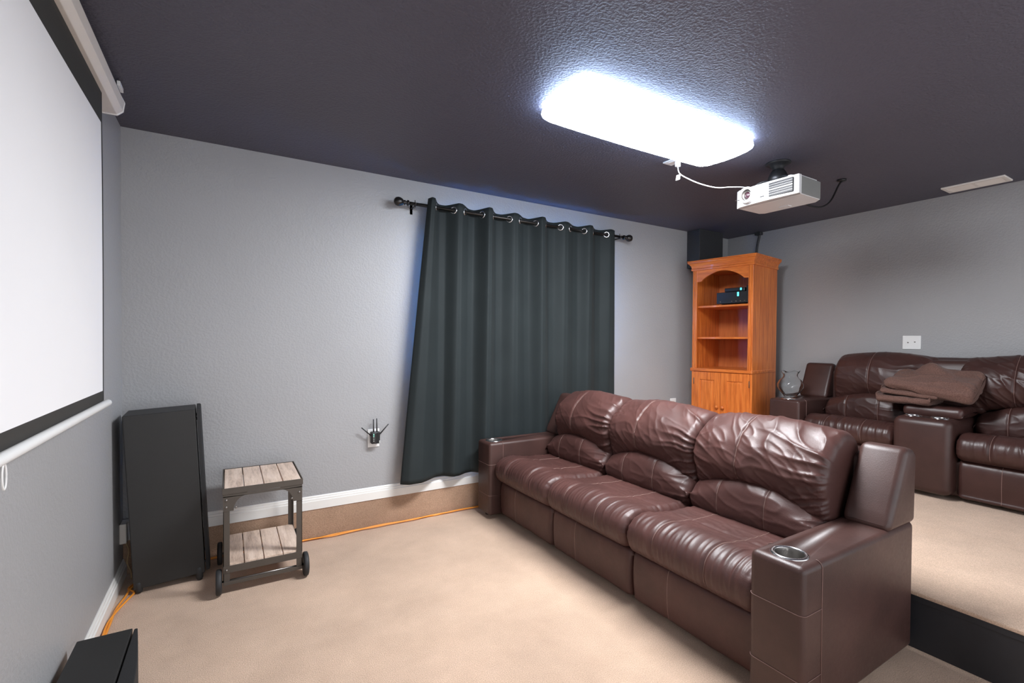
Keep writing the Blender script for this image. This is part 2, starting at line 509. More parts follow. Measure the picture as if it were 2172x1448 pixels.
# body outline in plan (x depth, y width), tapering to the back
body = [(.012, -PW), (.2, -PW + .004), (.27, -PW + .03), (.275, PW - .05), (.25, PW - .01), (.02, PW)]
b.mat(1).prism([(.018, -PW + .002), (.25, -PW + .004), (.29, -PW + .05), (.28, PW - .03), (.25, PW - .004), (.018, PW - .002)], 'z', .004, PH - .004, .004)
b.build('body', [M['projector'], M['projector_shaded']], pj)
b = MB(); b.prism([(.02, -PW + .006), (.25, -PW + .008), (.285, -PW + .052), (.275, PW - .032), (.25, PW - .008), (.02, PW - .006)], 'z', .0, .005)
b.box((.20, -.03, -.004), (.24, .03, .001), .001)
b.build('bottom_cover', M['projector'], pj)
b = MB()
fr = []
NF = 16
for i in range(NF + 1):
    y = -PW - .002 + (2 * PW + .004) * i / NF
    tt = i / NF
    x = -.012 * math.sin(PI * min(1, tt * 1.0)) + (.018 * max(0, (tt - .9) / .1) ** 2)
    fr.append((x, y))
poly = fr + [(.03, PW + .002), (.03, -PW - .002)]
b.prism(poly, 'z', 0, PH, .003)
b.build('front_panel', M['projector'], pj)
b = MB(); b.box((.02, -PW + .01, PH - .004), (.22, PW - .01, PH + .004), .003); b.build('top_cover', M['projector'], pj)
# lens (toward +y end)
ly, lz = .108, .060
b = MB(); b.lathe([(.051, 0), (.052, .012), (.051, .030), (.047, .036), (.036, .036), (.035, .022)], (-.004, ly, lz), 40, axis=(-1, 0, 0)); b.build('lens_ring', M['projector'], pj)
b = MB(); b.lathe([(.033, .030), (.033, .010), (.027, .012), (.026, .020), (.022, .022), (.021, .012)], (-.004, ly, lz), 40, axis=(-1, 0, 0)); b.build('lens_barrel', M['steel'], pj)
b = MB(); b.lathe([(.0, .022), (.010, .020), (.018, .015), (.022, .009)], (-.004, ly, lz), 32, axis=(-1, 0, 0)); b.build('lens', M['lens'], pj)
# grille: dark recess with horizontal slats
gy0, gy1, gz0, gz1 = -.178, -.028, .014, .100
b = MB(); b.box((-.0135, gy0, gz0), (.01, gy1, gz1), .004); b.build('grille_recess', M['dark_slot'], pj)
for k in range(5):
    z = gz0 + (gz1 - gz0) * (k + 1) / 6
    hh = .0028 if k == 2 else .0008
    b = MB(); b.box((-.0155, gy0 + .002, z - hh), (-.008, gy1 - .002, z + hh), .0008); b.build('grille_slat', M['projector'], pj)
b = MB(); b.box((-.0135, .0, .026), (-.006, .028, .034), .001); b.build('badge', M['black'], pj)
b = MB(); b.cyl((-.010, .168, .088), (.0, .168, .088), .006, 16); b.build('sensor', M['black'], pj)
for y in (-.14, .165):
    b = MB(); b.cyl((.03, y, PH - .002), (.03, y, PH + .012), .016, 20, bev=.002); b.build('foot', M['projector'], pj)
b = MB()
b.box((-.0125, .14, .047), (-.002, .2, .049), 0); b.build('seam', M['steel'], pj)
b = MB(); b.box((-.0133, -.03, .066), (-.006, .07, .0672), 0); b.build('seam', M['steel'], pj)
mt = empty('projector_mount', (2.955, 1.755, PZ + PH), 0, 'black ceiling mount holding the white projector', 'projector mount')
gap = ZC - PZ - PH
b = MB(); b.lathe([(0, gap), (.072, gap), (.072, gap - .006), (.06, gap - .012), (.05, gap - .018), (.035, gap - .03), (.033, gap - .05), (.0, gap - .05)], n=40); b.build('ceiling_plate', M['black'], mt)
b = MB(); b.lathe([(0, gap - .04), (.034, gap - .045), (.045, gap - .06), (.058, gap - .09), (.060, .03), (.05, .018), (0, .018)], n=32); b.build('post', M['black'], mt)
b = MB(); b.box((-.05, -.05, .008), (.05, .05, .022), .004); b.build('bracket', M['black'], mt)
for a in (35, 145, 215, 325):
    ca, sa = math.cos(math.radians(a)), math.sin(math.radians(a))
    b = MB(); b.tube([(.03 * ca, .03 * sa, .02), (.07 * ca, .09 * sa, .03), (.085 * ca, .17 * sa, .022), (.085 * ca, .18 * sa, .004)], .006, 8, smooth_path=4)
    b.cyl((.085 * ca, .18 * sa, .0), (.085 * ca, .18 * sa, .012), .011, 12)
    b.build('arm', M['black'], mt)
for sx, sy in ((1, .4), (-.3, 1), (-1, -.2)):
    b = MB(); b.cyl((.05 * sx, .05 * sy, gap - .014), (.05 * sx, .05 * sy, gap - .006), .005, 10); b.build('screw', M['chrome'], mt)
# black cable from the back of the projector to the ceiling
b = MB()
b.tube([(3.10, 1.70, PZ + .03), (3.2, 1.68, PZ + .005), (3.32, 1.67, PZ + .015), (3.45, 1.68, PZ + .08), (3.56, 1.69, ZC - .06), (3.62, 1.695, ZC - .008)], .006, 8, smooth_path=8)
b.cyl((3.62, 1.695, ZC - .012), (3.62, 1.695, ZC), .028, 20)
tag(b.build('video_cable', M['black']), 'black cable looping from the back of the projector to the ceiling', 'cable')
b = MB()
b.tube([(XR - .012, 2.96, ZC - .004), (XR - .009, 2.962, 2.36), (XR - .01, 2.985, 2.24), (XR - .012, 2.985, 2.0), (XR - .012, 2.98, 1.7)], .011, 8, smooth_path=6)
b.box((XR - .05, 2.925, ZC - .03), (XR - .0, 2.99, ZC), .006)
tag(b.build('wall_cable', M['soffit']), 'dark cable dropping from the ceiling behind the bookcase', 'cable')

# ------------------------------------------------------------------ projection screen on the left wall
ps = empty('projection_screen', (XL, 2.1, 1.6), 0, 'large white pull down projection screen on the left wall', 'projection screen')
def P(x, y, z): return (x - XL, y - 2.1, z - 1.6)
SY0, SY1, SX = -.35, 2.605, -.440
b = MB()
prof = [(-.484, 2.285), (-.484, 2.385), (-.452, 2.392), (-.412, 2.376), (-.398, 2.345), (-.404, 2.305), (-.425, 2.285)]
b.prism([(p[0] - XL, p[1] - 1.6) for p in prof], 'y', -.5 - 2.1, 2.82 - 2.1, .002)
b.build('case', M['offwhite'], ps)
b = MB(); b.prism([((p[0] + .435) * 1.06 - .435 - XL, (p[1] - 2.338) * 1.06 + 2.338 - 1.6) for p in prof], 'y', 2.82 - 2.1, 2.83 - 2.1, .002)
b.box(P(-.41, 2.72, 2.378), P(-.398, 2.80, 2.398), .002)
b.build('end_cap', M['white_plastic'], ps)
# fabric: black border and white field
nyy, nzz = 60, 30
z0s, z1s = 1.02, 2.30
def fab(y0, y1, z0, z1, off):
    vs, fs = [], []
    for i in range(nyy + 1):
        for j in range(nzz + 1):
            y = y0 + (y1 - y0) * i / nyy; z = z0 + (z1 - z0) * j / nzz
            vs.append(P(SX + off + .0025 * math.sin(y * 5.2) * sstep(1.0, 1.6, z) * sstep(2.3, 1.8, z), y, z))
    for i in range(nyy):
        for j in range(nzz):
            a = i * (nzz + 1) + j; fs.append((a, a + 1, a + nzz + 2, a + nzz + 1))
    return vs, fs
v, f = fab(SY0, SY1, z0s, z1s, 0)
o = obj_from_data('border', v, f, M['screen_border'], ps)
md = o.modifiers.new('thickness', 'SOLIDIFY'); md.thickness = .001; md.offset = -1
v, f = fab(SY0 + .04, SY1 - .028, 1.063, 2.155, .0012)
o = obj_from_data('screen_surface', v, f, M['screen'], ps)
b = MB(); b.cyl(P(SX + .003, SY0 - .03, 1.005), P(SX + .003, 2.66, 1.005), .0145, 24, bev=.004); b.build('bottom_bar', M['white_plastic'], ps)
b = MB(); b.tube([P(SX + .003, 1.55 + .012 * math.cos(a), .962 + .03 * math.sin(a)) for a in [2 * PI * k / 24 for k in range(24)]], .0025, 8, closed=True); b.build('pull_loop', M['white_plastic'], ps)

# ------------------------------------------------------------------ curtain rod and curtain
RY, RZ_ = YC - .085, 2.221
rd = empty('curtain_rod', (2.06, RY, RZ_), 0, 'dark metal curtain rod with ball finials above the curtain', 'curtain rod')
b = MB(); b.cyl((-1.0, 0, 0), (.99, 0, 0), .0115, 20); b.cyl((-.3, 0, 0), (.95, 0, 0), .0095, 20); b.build('rod', M['rodmetal'], rd)
for sgn, x in ((-1, -1.0), (1, .99)):
    b = MB()
    b.lathe([(.012, 0), (.02, .002), (.02, .010), (.012, .014), (.012, .022), (.017, .026), (.017, .032), (.011, .036), (.022, .044), (.030, .060), (.0315, .074), (.027, .090), (.014, .101), (0, .104)], (x, 0, 0), 28, axis=(sgn, 0, 0))
    b.build('finial', M['rodmetal'], rd)
for x in (-.955, .945):
    b = MB(); b.box((x - .007, -.004, -.02), (x + .007, .094, -.010), .002); b.box((x - .012, .085, -.055), (x + .012, .094, .02), .002)
    b.tube([(x, -.016, .006), (x, -.012, -.010), (x, .0, -.017), (x, .012, -.010), (x, .016, .006)], .004, 8, smooth_path=4)
    b.cyl((x, 0, .01), (x, 0, .026), .003, 8)
    b.build('bracket', M['rodmetal'], rd)

PH0, PHS = .3, 14 * PI + 2.54
def cph(s): return PH0 + PHS * s
def cpt(s, t, back=0.):
    x = 1.180 + (2.950 - 1.180) * (s ** 1.06)
    x += -.185 * t ** .95 * max(0, 1 - s / .085) ** 1.25 + .035 * t * s * s
    amp = (.056 - .028 * s) * (1 - (.05 + .6 * s) * t ** 1.5) * (.85 + .3 * math.sin(s * 23 + 1))
    ph = cph(s) + t * (.5 * math.sin(s * 9.0))
    # rounded fronts, sharper backs
    w = max(-1, min(1, 1.18 * math.sin(ph))) * .9 + .1 * math.sin(ph) + .1 * math.sin(2 * ph + .5)
    y = RY - amp * w - .012 * t * math.sin(cph(s) * .5 + 1.3) + back
    x += .011 * math.cos(ph) * (1 - .6 * t)
    y += .008 * nz(s * 9, t * 2.5, 3.1) * t
    y += .018 * t * max(0, 1 - s / .06) + .018 * t * sstep(.1, .25, s)
    z = 2.264 + .006 * math.sin(ph) - t * (2.264 - (.300 - .018 * math.sin(s * 5 + .6)) + .006 * math.sin(ph))
    return Vector((x, y, z))
NS, NTT = 384, 60
vs, fs = [], []
for i in range(NS + 1):
    for j in range(NTT + 1): vs.append(cpt(i / NS, j / NTT))
for i in range(NS):
    for j in range(NTT):
        a = i * (NTT + 1) + j; fs.append((a, a + 1, a + NTT + 2, a + NTT + 1))
ct = empty('curtain', (2.0, RY, .3), 0, 'long dark slate blackout curtain hanging from the rod in soft folds', 'curtain')
o = obj_from_data('panel', [v - Vector((2.0, RY, .3)) for v in vs], fs, M['curtain'], ct)
md = o.modifiers.new('thickness', 'SOLIDIFY'); md.thickness = .003; md.offset = 0
vs = []
for i in range(NS + 1):
    for j in range(NTT + 1): vs.append(cpt(.003 + .994 * i / NS, .012 + .983 * j / NTT, .004))
obj_from_data('lining', [v - Vector((2.0, RY, .3)) for v in vs], fs, M['lining'], ct)
for k in range(1, 15):
    s = (k * PI - PH0) / PHS
    t = (2.264 - RZ_) / 1.96
    p = cpt(s, t); q = cpt(s + .002, t); d = (q - p).normalized(); nrm = d.cross(Vector((0, 0, 1))).normalized()
    b = MB(); b.lathe([(.017, -.003), (.026, -.004), (.028, 0), (.026, .004), (.017, .003), (.017, -.003)], p - Vector((2.0, RY, .3)), 24, axis=nrm)
    b.build('grommet', M['chrome'], ct)

# ------------------------------------------------------------------ wall plates, router
t = empty('wall_outlet', (.844, YC, .607), 0, 'white outlet plate on the wall left of the curtain behind the router', 'outlet')
b = MB(); b.box((-.039, -.007, -.062), (.039, 0, .062), .003); b.build('plate', M['white_plastic'], t)
t = empty('wifi_extender', (.848, YC - .007, .612), 0, 'small black plug-in wireless extender with four antennas', 'router')
b = MB(); b.box((-.029, -.045, -.038), (.029, 0, .042), .007); b.build('body', M['black'], t)
b = MB(); b.box((.004, -.047, -.036), (.027, -.043, .038), .002); b.build('side_panel', M['grille'], t)
for p0, p1 in [((-.012, -.03, .04), (-.013, -.03, .128)), ((.010, -.03, .042), (.009, -.03, .132)), ((-.031, -.03, .020), (-.092, -.034, .078)), ((.032, -.03, .026), (.088, -.034, .088))]:
    b = MB(); b.cyl(p0, p1, .0042, 10, .0034); b.sphere(p0, .005, n=10); b.build('antenna', M['black'], t)
for k in range(5):
    b = MB(); z = .028 - .0115 * k; b.box((-.0165, -.0465, z - .002), (-.0115, -.044, z + .002), .0005); b.build('led', M['green_led'] if k < 2 else M['led_off'], t)
b = MB(); b.box((.022, -.0475, -.034), (.027, -.046, -.016), 0); b.build('logo', M['led_off'], t)
t = empty('wall_outlet', (3.823, YC, .645), 0, 'white outlet plate low on the wall between curtain and bookcase', 'outlet')
b = MB(); b.box((-.041, -.007, -.063), (.041, 0, .063), .003); b.build('plate', M['white_plastic'], t)
for z in (-.025, .025):
    b = MB(); b.box((-.016, -.009, z - .016), (.016, -.006, z + .016), .004); b.build('socket', M['offwhite'], t)
t = empty('switch_plate', (XR, 1.648, 1.285), 0, 'white double wall plate on the wall above the loveseat', 'wall plate')
b = MB(); b.box((-.007, -.061, -.0545), (0, .061, .0545), .003); b.build('plate', M['white_plastic'], t)
for y in (.023, -.023):
    b = MB(); b.cyl((-.011, y, 0 if y > 0 else .004), (-.005, y, 0 if y > 0 else .004), .0045, 12); b.build('jack', M['steel'], t)
t = empty('power_adapter', (XL, 3.265, .245), 0, 'small pale plug box on the wall behind the tower speaker', 'adapter')
b = MB(); b.box((0, -.045, -.045), (.03, .045, .06), .005); b.build('body', M['offwhite'], t)
b = MB(); b.tube([(.02, -.01, -.045), (.035, -.02, -.09), (.03, -.03, -.15), (.045, -.04, -.19), (.05, -.055, -.22), (.045, -.03, -.238)], .003, 8, smooth_path=6); b.build('wire', M['tan_cord'], t)

# ------------------------------------------------------------------ tower speaker
ts = empty('tower_speaker', (-.405, 3.03, .024), 0, 'tall black tower speaker tilted back in the far left corner', 'speaker')
ts.rotation_euler = (0, -math.radians(2.7), math.radians(2.0))
b = MB(); b.box((0, 0, .0), (.297, .235, .872), .004); b.build('cabinet', M['black_matte'], ts)
b = MB(); b.prism([(.302, .006), (.318, .012), (.322, .06), (.322, .19), (.318, .226), (.302, .231)], 'z', .006, .876, .003); b.build('grille', M['grille'], ts)
for y in (.03, .2):
    for z in (.05, .82):
        b = MB(); b.cyl((.293, y, z), (.304, y, z), .008, 12); b.build('grille_peg', M['black'], ts)
for x, y in ((.02, .012), (.272, .012), (.02, .222), (.272, .222)):
    dz = -.020 if x < .1 else -.034
    b = MB(); b.lathe([(0, dz), (.012, dz), (.016, dz + .012), (.016, .02), (.014, .032), (.006, .037), (0, .037)], (x, y, 0), 20); b.build('foot', M['rubber'], ts)

# ------------------------------------------------------------------ centre speaker lying on the floor
cs = empty('floor_speaker', (-.46, 1.40, 0), 0, 'low black speaker with bowed grille lying on the carpet by the left wall', 'speaker')
CH = .205
b = MB(); b.box((.0, 0, .008), (.155, .86, CH), .003); b.build('cabinet', M['black_matte'], cs)
pl = [(.160, 0.004)]
for i in range(17):
    tq = i / 16; pl.append((.170 + .038 * math.sin(PI * tq), .004 + .852 * tq))
pl.append((.160, .856))
b = MB(); b.prism(pl, 'z', .01, CH - .002, .003); b.build('grille', M['grille'], cs)
b = MB(); b.box((.206, .50, .13), (.2085, .535, .136), 0); b.build('badge', M['steel'], cs)
for x, y in ((.02, .04), (.14, .04), (.02, .82), (.14, .82)):
    b = MB(); b.cyl((x, y, 0), (x, y, .01), .012, 12); b.build('foot', M['rubber'], cs)

# ------------------------------------------------------------------ rolling cart
ca = empty('rolling_cart', (.155, 3.02, 0), 0, 'small metal rolling cart with grey wood slat top and lower shelf', 'cart')
CW, CDp, CT = .180, .212, .532
def leg(x, y):
    b = MB(); sx = -1 if x < 0 else 1; sy = -1 if y < 0 else 1
    b.box((min(x, x - sx * .028), min(y, y - sy * .004), .045), (max(x, x - sx * .028), max(y, y - sy * .004), CT - .02), .001)
    b.box((min(x, x - sx * .004), min(y, y - sy * .028), .045), (max(x, x - sx * .004), max(y, y - sy * .028), CT - .02), .001)
    b.build('leg', M['bronze'], ca)
for x in (-CW, CW):
    for y in (-CDp, CDp): leg(x, y)
b = MB()
for lo, hi in [((-CW - .004, -CDp - .004, CT - .03), (CW + .004, -CDp, CT)), ((-CW - .004, CDp, CT - .03), (CW + .004, CDp + .004, CT)), ((-CW - .004, -CDp, CT - .03), (-CW, CDp, CT)), ((CW, -CDp, CT - .03), (CW + .004, CDp, CT))]:
    b.box(lo, hi, .001)
b.build('top_frame', M['bronze'], ca)
def apron(y, y2):
    b = MB()
    # plate with a slot: strips around the slot and rounded corner gussets
    b.box((-CW, y, CT - .045), (CW, y2, CT - .032), .0005)
    b.box((-CW, y, CT - .034), (-.075, y2, CT - .006), .0005); b.box((.075, y, CT - .034), (CW, y2, CT - .006), .0005)
    for sx in (-1, 1):
        pts = [(sx * CW, CT - .04), (sx * CW, CT - .115), (sx * (CW - .045), CT - .115)]
        for k in range(9):
            a = PI * .5 * k / 8
            pts.append((sx * (CW - .045 - .06 * (1 - math.cos(a))), CT - .115 + .072 * math.sin(a)))
        b.prism(pts, 'y', y, y2)
    b.build('apron', M['bronze'], ca)
apron(-CDp - .003, -CDp); apron(CDp, CDp + .003)
b = MB(); b.cyl((-.078, -CDp + .012, CT - .025), (.078, -CDp + .012, CT - .025), .007, 12); b.build('handle', M['plank'], ca)
pw = (2 * CW - .006) / 4
for zt, nm in ((CT - .002, 'top_plank'), (.150, 'shelf_plank')):
    for k in range(4):
        x0 = -CW + .003 + pw * k
        b = MB(); b.box((x0 + .0022, -CDp + .004, zt - .016), (x0 + pw - .0022, CDp - .004, zt), .0015); b.build(nm, M['plank'], ca)
b = MB()
b.box((-CW, -CDp - .002, .105), (CW, -CDp + .002, .140), .001); b.box((-CW, -CDp, .130), (CW, -CDp + .018, .134), .001)
b.box((-CW, CDp - .002, .105), (CW, CDp + .002, .140), .001)
for x in (-CW, CW - .004): b.box((x, -CDp, .105), (x + .004, CDp, .140), .001)
b.build('shelf_frame', M['bronze'], ca)
b = MB(); b.box((-CW, -CDp - .004, .045), (CW, -CDp + .012, .062), .001); b.build('base_rail', M['bronze'], ca)
b = MB(); b.box((-CW, CDp - .012, .045), (CW, CDp + .004, .062), .001); b.build('base_rail', M['bronze'], ca)
for y in (-CDp + .015, CDp - .03):
    b = MB(); b.cyl((-CW - .024, y, .060), (CW + .024, y, .060), .005, 10); b.build('axle', M['steel'], ca)
    for sx in (-1, 1):
        b = MB(); xx = sx * (CW + .006)
        b.lathe([(.012, 0), (.052, .0), (.060, .003), (.062, .008), (.062, .018), (.060, .023), (.052, .026), (.040, .022), (.012, .022), (.012, 0)], (xx, y, .062), 40, axis=(sx, 0, 0))
        wh = b.build('wheel', M['rubber'], ca)
        b = MB(); b.lathe([(0, .024), (.010, .024), (.012, .0)], (xx, y, .062), 16, axis=(sx, 0, 0)); b.build('hub', M['bronze'], wh)
for x, z in ((-CW + .014, CT - .06), (-CW + .014, CT - .095), (-CW + .014, .12), (-CW + .055, CT - .10), (CW - .05, CT - .098), (CW - .014, CT - .07)):
    b = MB(); b.sphere((x, -CDp - .004, z), .0055, (1, .6, 1), 12); b.build('bolt', M['steel'], ca)

# ------------------------------------------------------------------ orange extension cord
b = MB()
zc_ = .007
def wob(x, ph): return .006 * math.sin(x * 9 + ph) + .004 * math.sin(x * 23 + ph * 2)
for ph, off, lift in ((0., 0., 0.), (2.1, .014, .004)):
    pts = [(x, YC - .034 - off + wob(x, ph) + .018 * math.exp(-((x - .62) / .12) ** 2) * (-1 if ph else .3), zc_ + lift) for x in [2.38 - .09 * k for k in range(30)]]
    pts += [(-.26, YC - .05, zc_), (-.36, YC - .10 - off, zc_), (-.435 + off, 3.12, zc_)]
    if ph: pts += [(-.435, 3.02, zc_), (-.452, 2.90, zc_), (-.452, 2.75, zc_), (-.452, 2.6, zc_), (-.45, 2.4, zc_), (-.44, 2.29, zc_)]
    else: pts += [(-.405, 3.05, zc_), (-.418, 2.96, zc_ + .008), (-.447, 2.86, zc_ + .004), (-.462, 2.76, zc_), (-.455, 2.6, zc_ + .006), (-.45, 2.4, zc_), (-.44, 2.29, zc_)]
    b.tube(pts, .0048, 8, smooth_path=5)
tag(b.build('extension_cord', M['orange_cord']), 'orange extension cord lying along the foot of the wall', 'cord')

# ------------------------------------------------------------------ bookcase
BT = 2.06; BB = RZ; BH = BT - BB
bk = empty('bookcase', (3.862, 3.135, BB), math.radians(-81.1), 'tall orange wood bookcase with arched top and two cupboard doors', 'bookcase')
BW, BD = .585, .50
b = MB(); b.box((0, .012, 0), (.018, BD, BH - .09), .001); b.build('side_panel', M['cherry'], bk)
b = MB(); b.box((BW - .018, .012, 0), (BW, BD, BH - .09), .001); b.build('side_panel', M['cherry'], bk)
b = MB(); b.box((.018, BD - .012, 0), (BW - .018, BD - .004, BH - .09), 0); b.build('back_panel', M['cherry_back'], bk)
for x in (0, BW - .045):
    b = MB()
    b.box((x, 0, .78), (x + .045, .02, BH - .085), .002)
    b.cyl((x + .012, .001, .785), (x + .012, .001, BH - .09), .004, 8); b.cyl((x + .033, .001, .785), (x + .033, .001, BH - .09), .004, 8)
    b.build('stile', M['cherry'], bk)
# arched valance
VB, VT, AX = 1.615, BH - .085, .46
pts = [(.045, VT), (.045, VB), (.085, VB + .002)]
for k in range(1, 20):
    a = k / 20; x = .085 + (BW - .17) * a
    pts.append((x, VB + .004 + .085 * math.sin(PI * a) ** .8))
pts += [(BW - .085, VB + .002), (BW - .045, VB), (BW - .045, VT)]
b = MB(); b.prism(pts, 'y', .003, .021); b.build('arched_valance', M['cherry_h'], bk)
# crown moulding, mitred, built as stepped rings
def crown(parent):
    prof = [(0, BH - .095), (.010, BH - .092), (.012, BH - .078), (.008, BH - .072), (.012, BH - .05), (.026, BH - .030), (.036, BH - .024), (.038, BH - .012), (.036, BH - .008), (.040, BH - .004), (.040, BH)]
    vs, fs = [], []
    for o_, z in prof:
        vs += [(-o_, BD, z), (-o_, -o_, z), (BW + o_, -o_, z), (BW + o_, BD, z)]
    n_ = len(prof)
    for i in range(n_ - 1):
        for j in range(3):
            a = i * 4 + j; fs.append((a, a + 1, a + 5, a + 4))
        a = i * 4; fs.append((a + 3, a, a + 4, a + 7))
    fs.append(tuple((n_ - 1) * 4 + j for j in range(4))); fs.append((3, 2, 1, 0))
    return obj_from_data('crown', vs, fs, M['cherry_h'], parent, smooth=False)
crown(bk)
b = MB(); b.box((-.012, -.014, .755), (BW + .004, BD - .02, .785), .006, 3); b.build('ledge', M['cherry_h'], bk)
for z in (1.085, 1.385):
    b = MB(); b.box((.018, .03, z - .018), (BW - .018, BD - .012, z), .002); b.build('shelf', M['cherry_h'], bk)
b = MB(); b.box((0, .0, 0), (.022, .02, .755), .001); b.box((BW - .022, 0, 0), (BW, .02, .755), .001); b.box((.022, .004, 0), (BW - .022, .02, .06), .001); b.build('base_frame', M['cherry'], bk)
b = MB(); b.box((.018, .03, .04), (BW - .018, BD - .012, .06), 0); b.build('bottom_board', M['cherry_back'], bk)
def cupboard_door(x0, x1, knob_x, hinge_x):
    z0, z1 = .064, .752
    sw = .062
    b = MB()
    b.box((x0, -.002, z0), (x0 + sw, .016, z1), .002); b.box((x1 - sw, -.002, z0), (x1, .016, z1), .002)
    b.box((x0 + sw, -.002, z1 - .075), (x1 - sw, .016, z1), .002); b.box((x0 + sw, -.002, z0), (x1 - sw, .016, z0 + .075), .002)
    d = b.build('door', M['cherry'], bk)
    b = MB()
    b.box((x0 + sw, .006, z0 + .07), (x1 - sw, .013, z1 - .07), 0); b.box((x0 + sw + .016, .0005, z0 + .09), (x1 - sw - .016, .010, z1 - .09), .005, 2, smooth=False)
    b.build('door_panel', M['cherry'], d)
    b = MB(); b.lathe([(0, .030), (.010, .029), (.0155, .023), (.0155, .017), (.009, .010), (.007, 0)], (knob_x, -.002, .43), 24, axis=(0, -1, 0)); b.build('knob', M['cherry'], d)
    for z in (.66, .15):
        b = MB(); b.cyl((hinge_x, -.003, z - .03), (hinge_x, -.003, z + .03), .004, 8); b.build('hinge', M['bronze'], d)
mid = BW / 2
cupboard_door(.024, mid - .001, mid - .026, .024)
cupboard_door(mid + .001, BW - .024, mid + .030, BW - .024)

bm_ = (Matrix.Translation(bk.location) @ Matrix.Rotation(math.radians(-81.1), 4, 'Z'))
def on_bk(x, y, z): return bm_ @ Vector((x, y, z))
rc = empty('receiver', on_bk(.385, .06, 1.385), math.radians(-81.1), 'black audio receiver on the upper bookcase shelf', 'receiver')
b = MB(); b.box((-.165, .008, .014), (.165, .30, .115), .003); b.build('chassis', M['black'], rc)
b = MB(); b.box((-.168, -.006, .012), (.168, .01, .118), .003); b.box((-.160, -.008, .066), (.160, -.004, .068), 0); b.build('front_panel', M['black'], rc)
b = MB(); b.box((.03, -.0075, .075), (.045, -.0055, .112), .001); b.build('display', M['cyan'], rc)
for x in (-.12, .12):
    b = MB(); b.cyl((x, .03, 0), (x, .03, .015), .014, 16); b.build('foot', M['rubber'], rc)
for x in (-.13, -.02, .02, .06, .1):
    b = MB(); b.cyl((x, -.012, .03), (x, -.004, .03), .006, 12); b.build('button', M['steel'], rc)
mp = empty('media_player', on_bk(.375, .08, 1.503), math.radians(-81.1), 'slim black media box on top of the receiver', 'media player')
b = MB(); b.box((-.095, 0, .004), (.095, .15, .040), .006); b.build('case', M['black'], mp)
b = MB(); b.box((.055, -.002, .014), (.068, .002, .034), .001); b.build('display', M['cyan'], mp)
for x in (-.07, .07):
    b = MB(); b.cyl((x, .03, 0), (x, .03, .006), .01, 12); b.build('foot', M['rubber'], mp)
hb = empty('hub_box', on_bk(.515, .10, 1.503), math.radians(-81.1), 'small black box beside the media box at the right of the shelf', 'box')
b = MB(); b.box((-.04, 0, 0), (.04, .13, .055), .005); b.build('case', M['black'], hb)
b = MB(); b.box((-.03, -.002, .02), (.03, .001, .04), .001); b.build('front_panel', M['dark_slot'], hb)

# ------------------------------------------------------------------ leather sofas
def loft_cushion(name, parent, mat_, prof_fn, u0, u1, end_r, disp, nu=72, nv=110, seams=(), seam_mat=None, vseam=None):
    """closed cushion: profile (d,z) swept along u, rounded at both ends; disp(u,q0,q1,frac,d,z) pushes along the normal"""
    Lw = u1 - u0; us = []
    for i in range(nu + 1):
        a = i / nu; c = .5 - .5 * math.cos(PI * a); us.append(.45 * c + .55 * a)
    vs, fs, rings = [], [], []
    for s in us:
        u = u0 + Lw * s; q0 = Lw * s; q1 = Lw * (1 - s); q = min(q0, q1)
        inset = end_r * (1 - math.sqrt(max(0, 1 - (1 - q / end_r) ** 2))) if q < end_r else 0
        P2, tot = resample_closed(prof_fn(s), nv)
        cx = sum(p.x for p in P2) / nv; cz = sum(p.y for p in P2) / nv
        ring = []
        area = sum(P2[k].x * P2[(k + 1) % nv].y - P2[(k + 1) % nv].x * P2[k].y for k in range(nv))
        sg = 1 if area > 0 else -1
        for k in range(nv):
            tv = (P2[(k + 1) % nv] - P2[k - 1]).normalized(); n2 = Vector((tv.y * sg, -tv.x * sg, 0))
            dd = disp(u, q0, q1, k / nv, P2[k].x, P2[k].y)
            p = P2[k] + n2 * (dd - inset)
            ring.append(Vector((u, p.x, p.y)))
        rings.append(ring); vs += ring
    for i in range(nu):
        for k in range(nv):
            fs.append((i * nv + k, i * nv + (k + 1) % nv, (i + 1) * nv + (k + 1) % nv, (i + 1) * nv + k))
    for i in (0, nu):
        c = sum(rings[i], Vector()) / nv; vs.append(c); ci = len(vs) - 1
        for k in range(nv):
            fs.append((i * nv + k, i * nv + (k + 1) % nv, ci))
    o = obj_from_data(name, vs, fs, mat_, parent)
    for s, f0, f1 in seams:
        i = min(range(nu + 1), key=lambda i: abs(us[i] - s))
        a = i if us[i] <= s or i == 0 else i - 1
        tt = (s - us[a]) / (us[a + 1] - us[a])
        pts = []
        k0, k1 = int(f0 * nv), int(f1 * nv)
        for k in range(k0, k1 + 1):
            p = rings[a][k % nv].lerp(rings[a + 1][k % nv], tt)
            pts.append(p)
        b = MB(); b.tube(pts, .0015, 6); b.build('seam', seam_mat, o)
    return o

def groove(u, us, w=.007, d=.005): 
    r = 0
    for s in us: r -= d * math.exp(-((u - s) / w) ** 2)
    return r

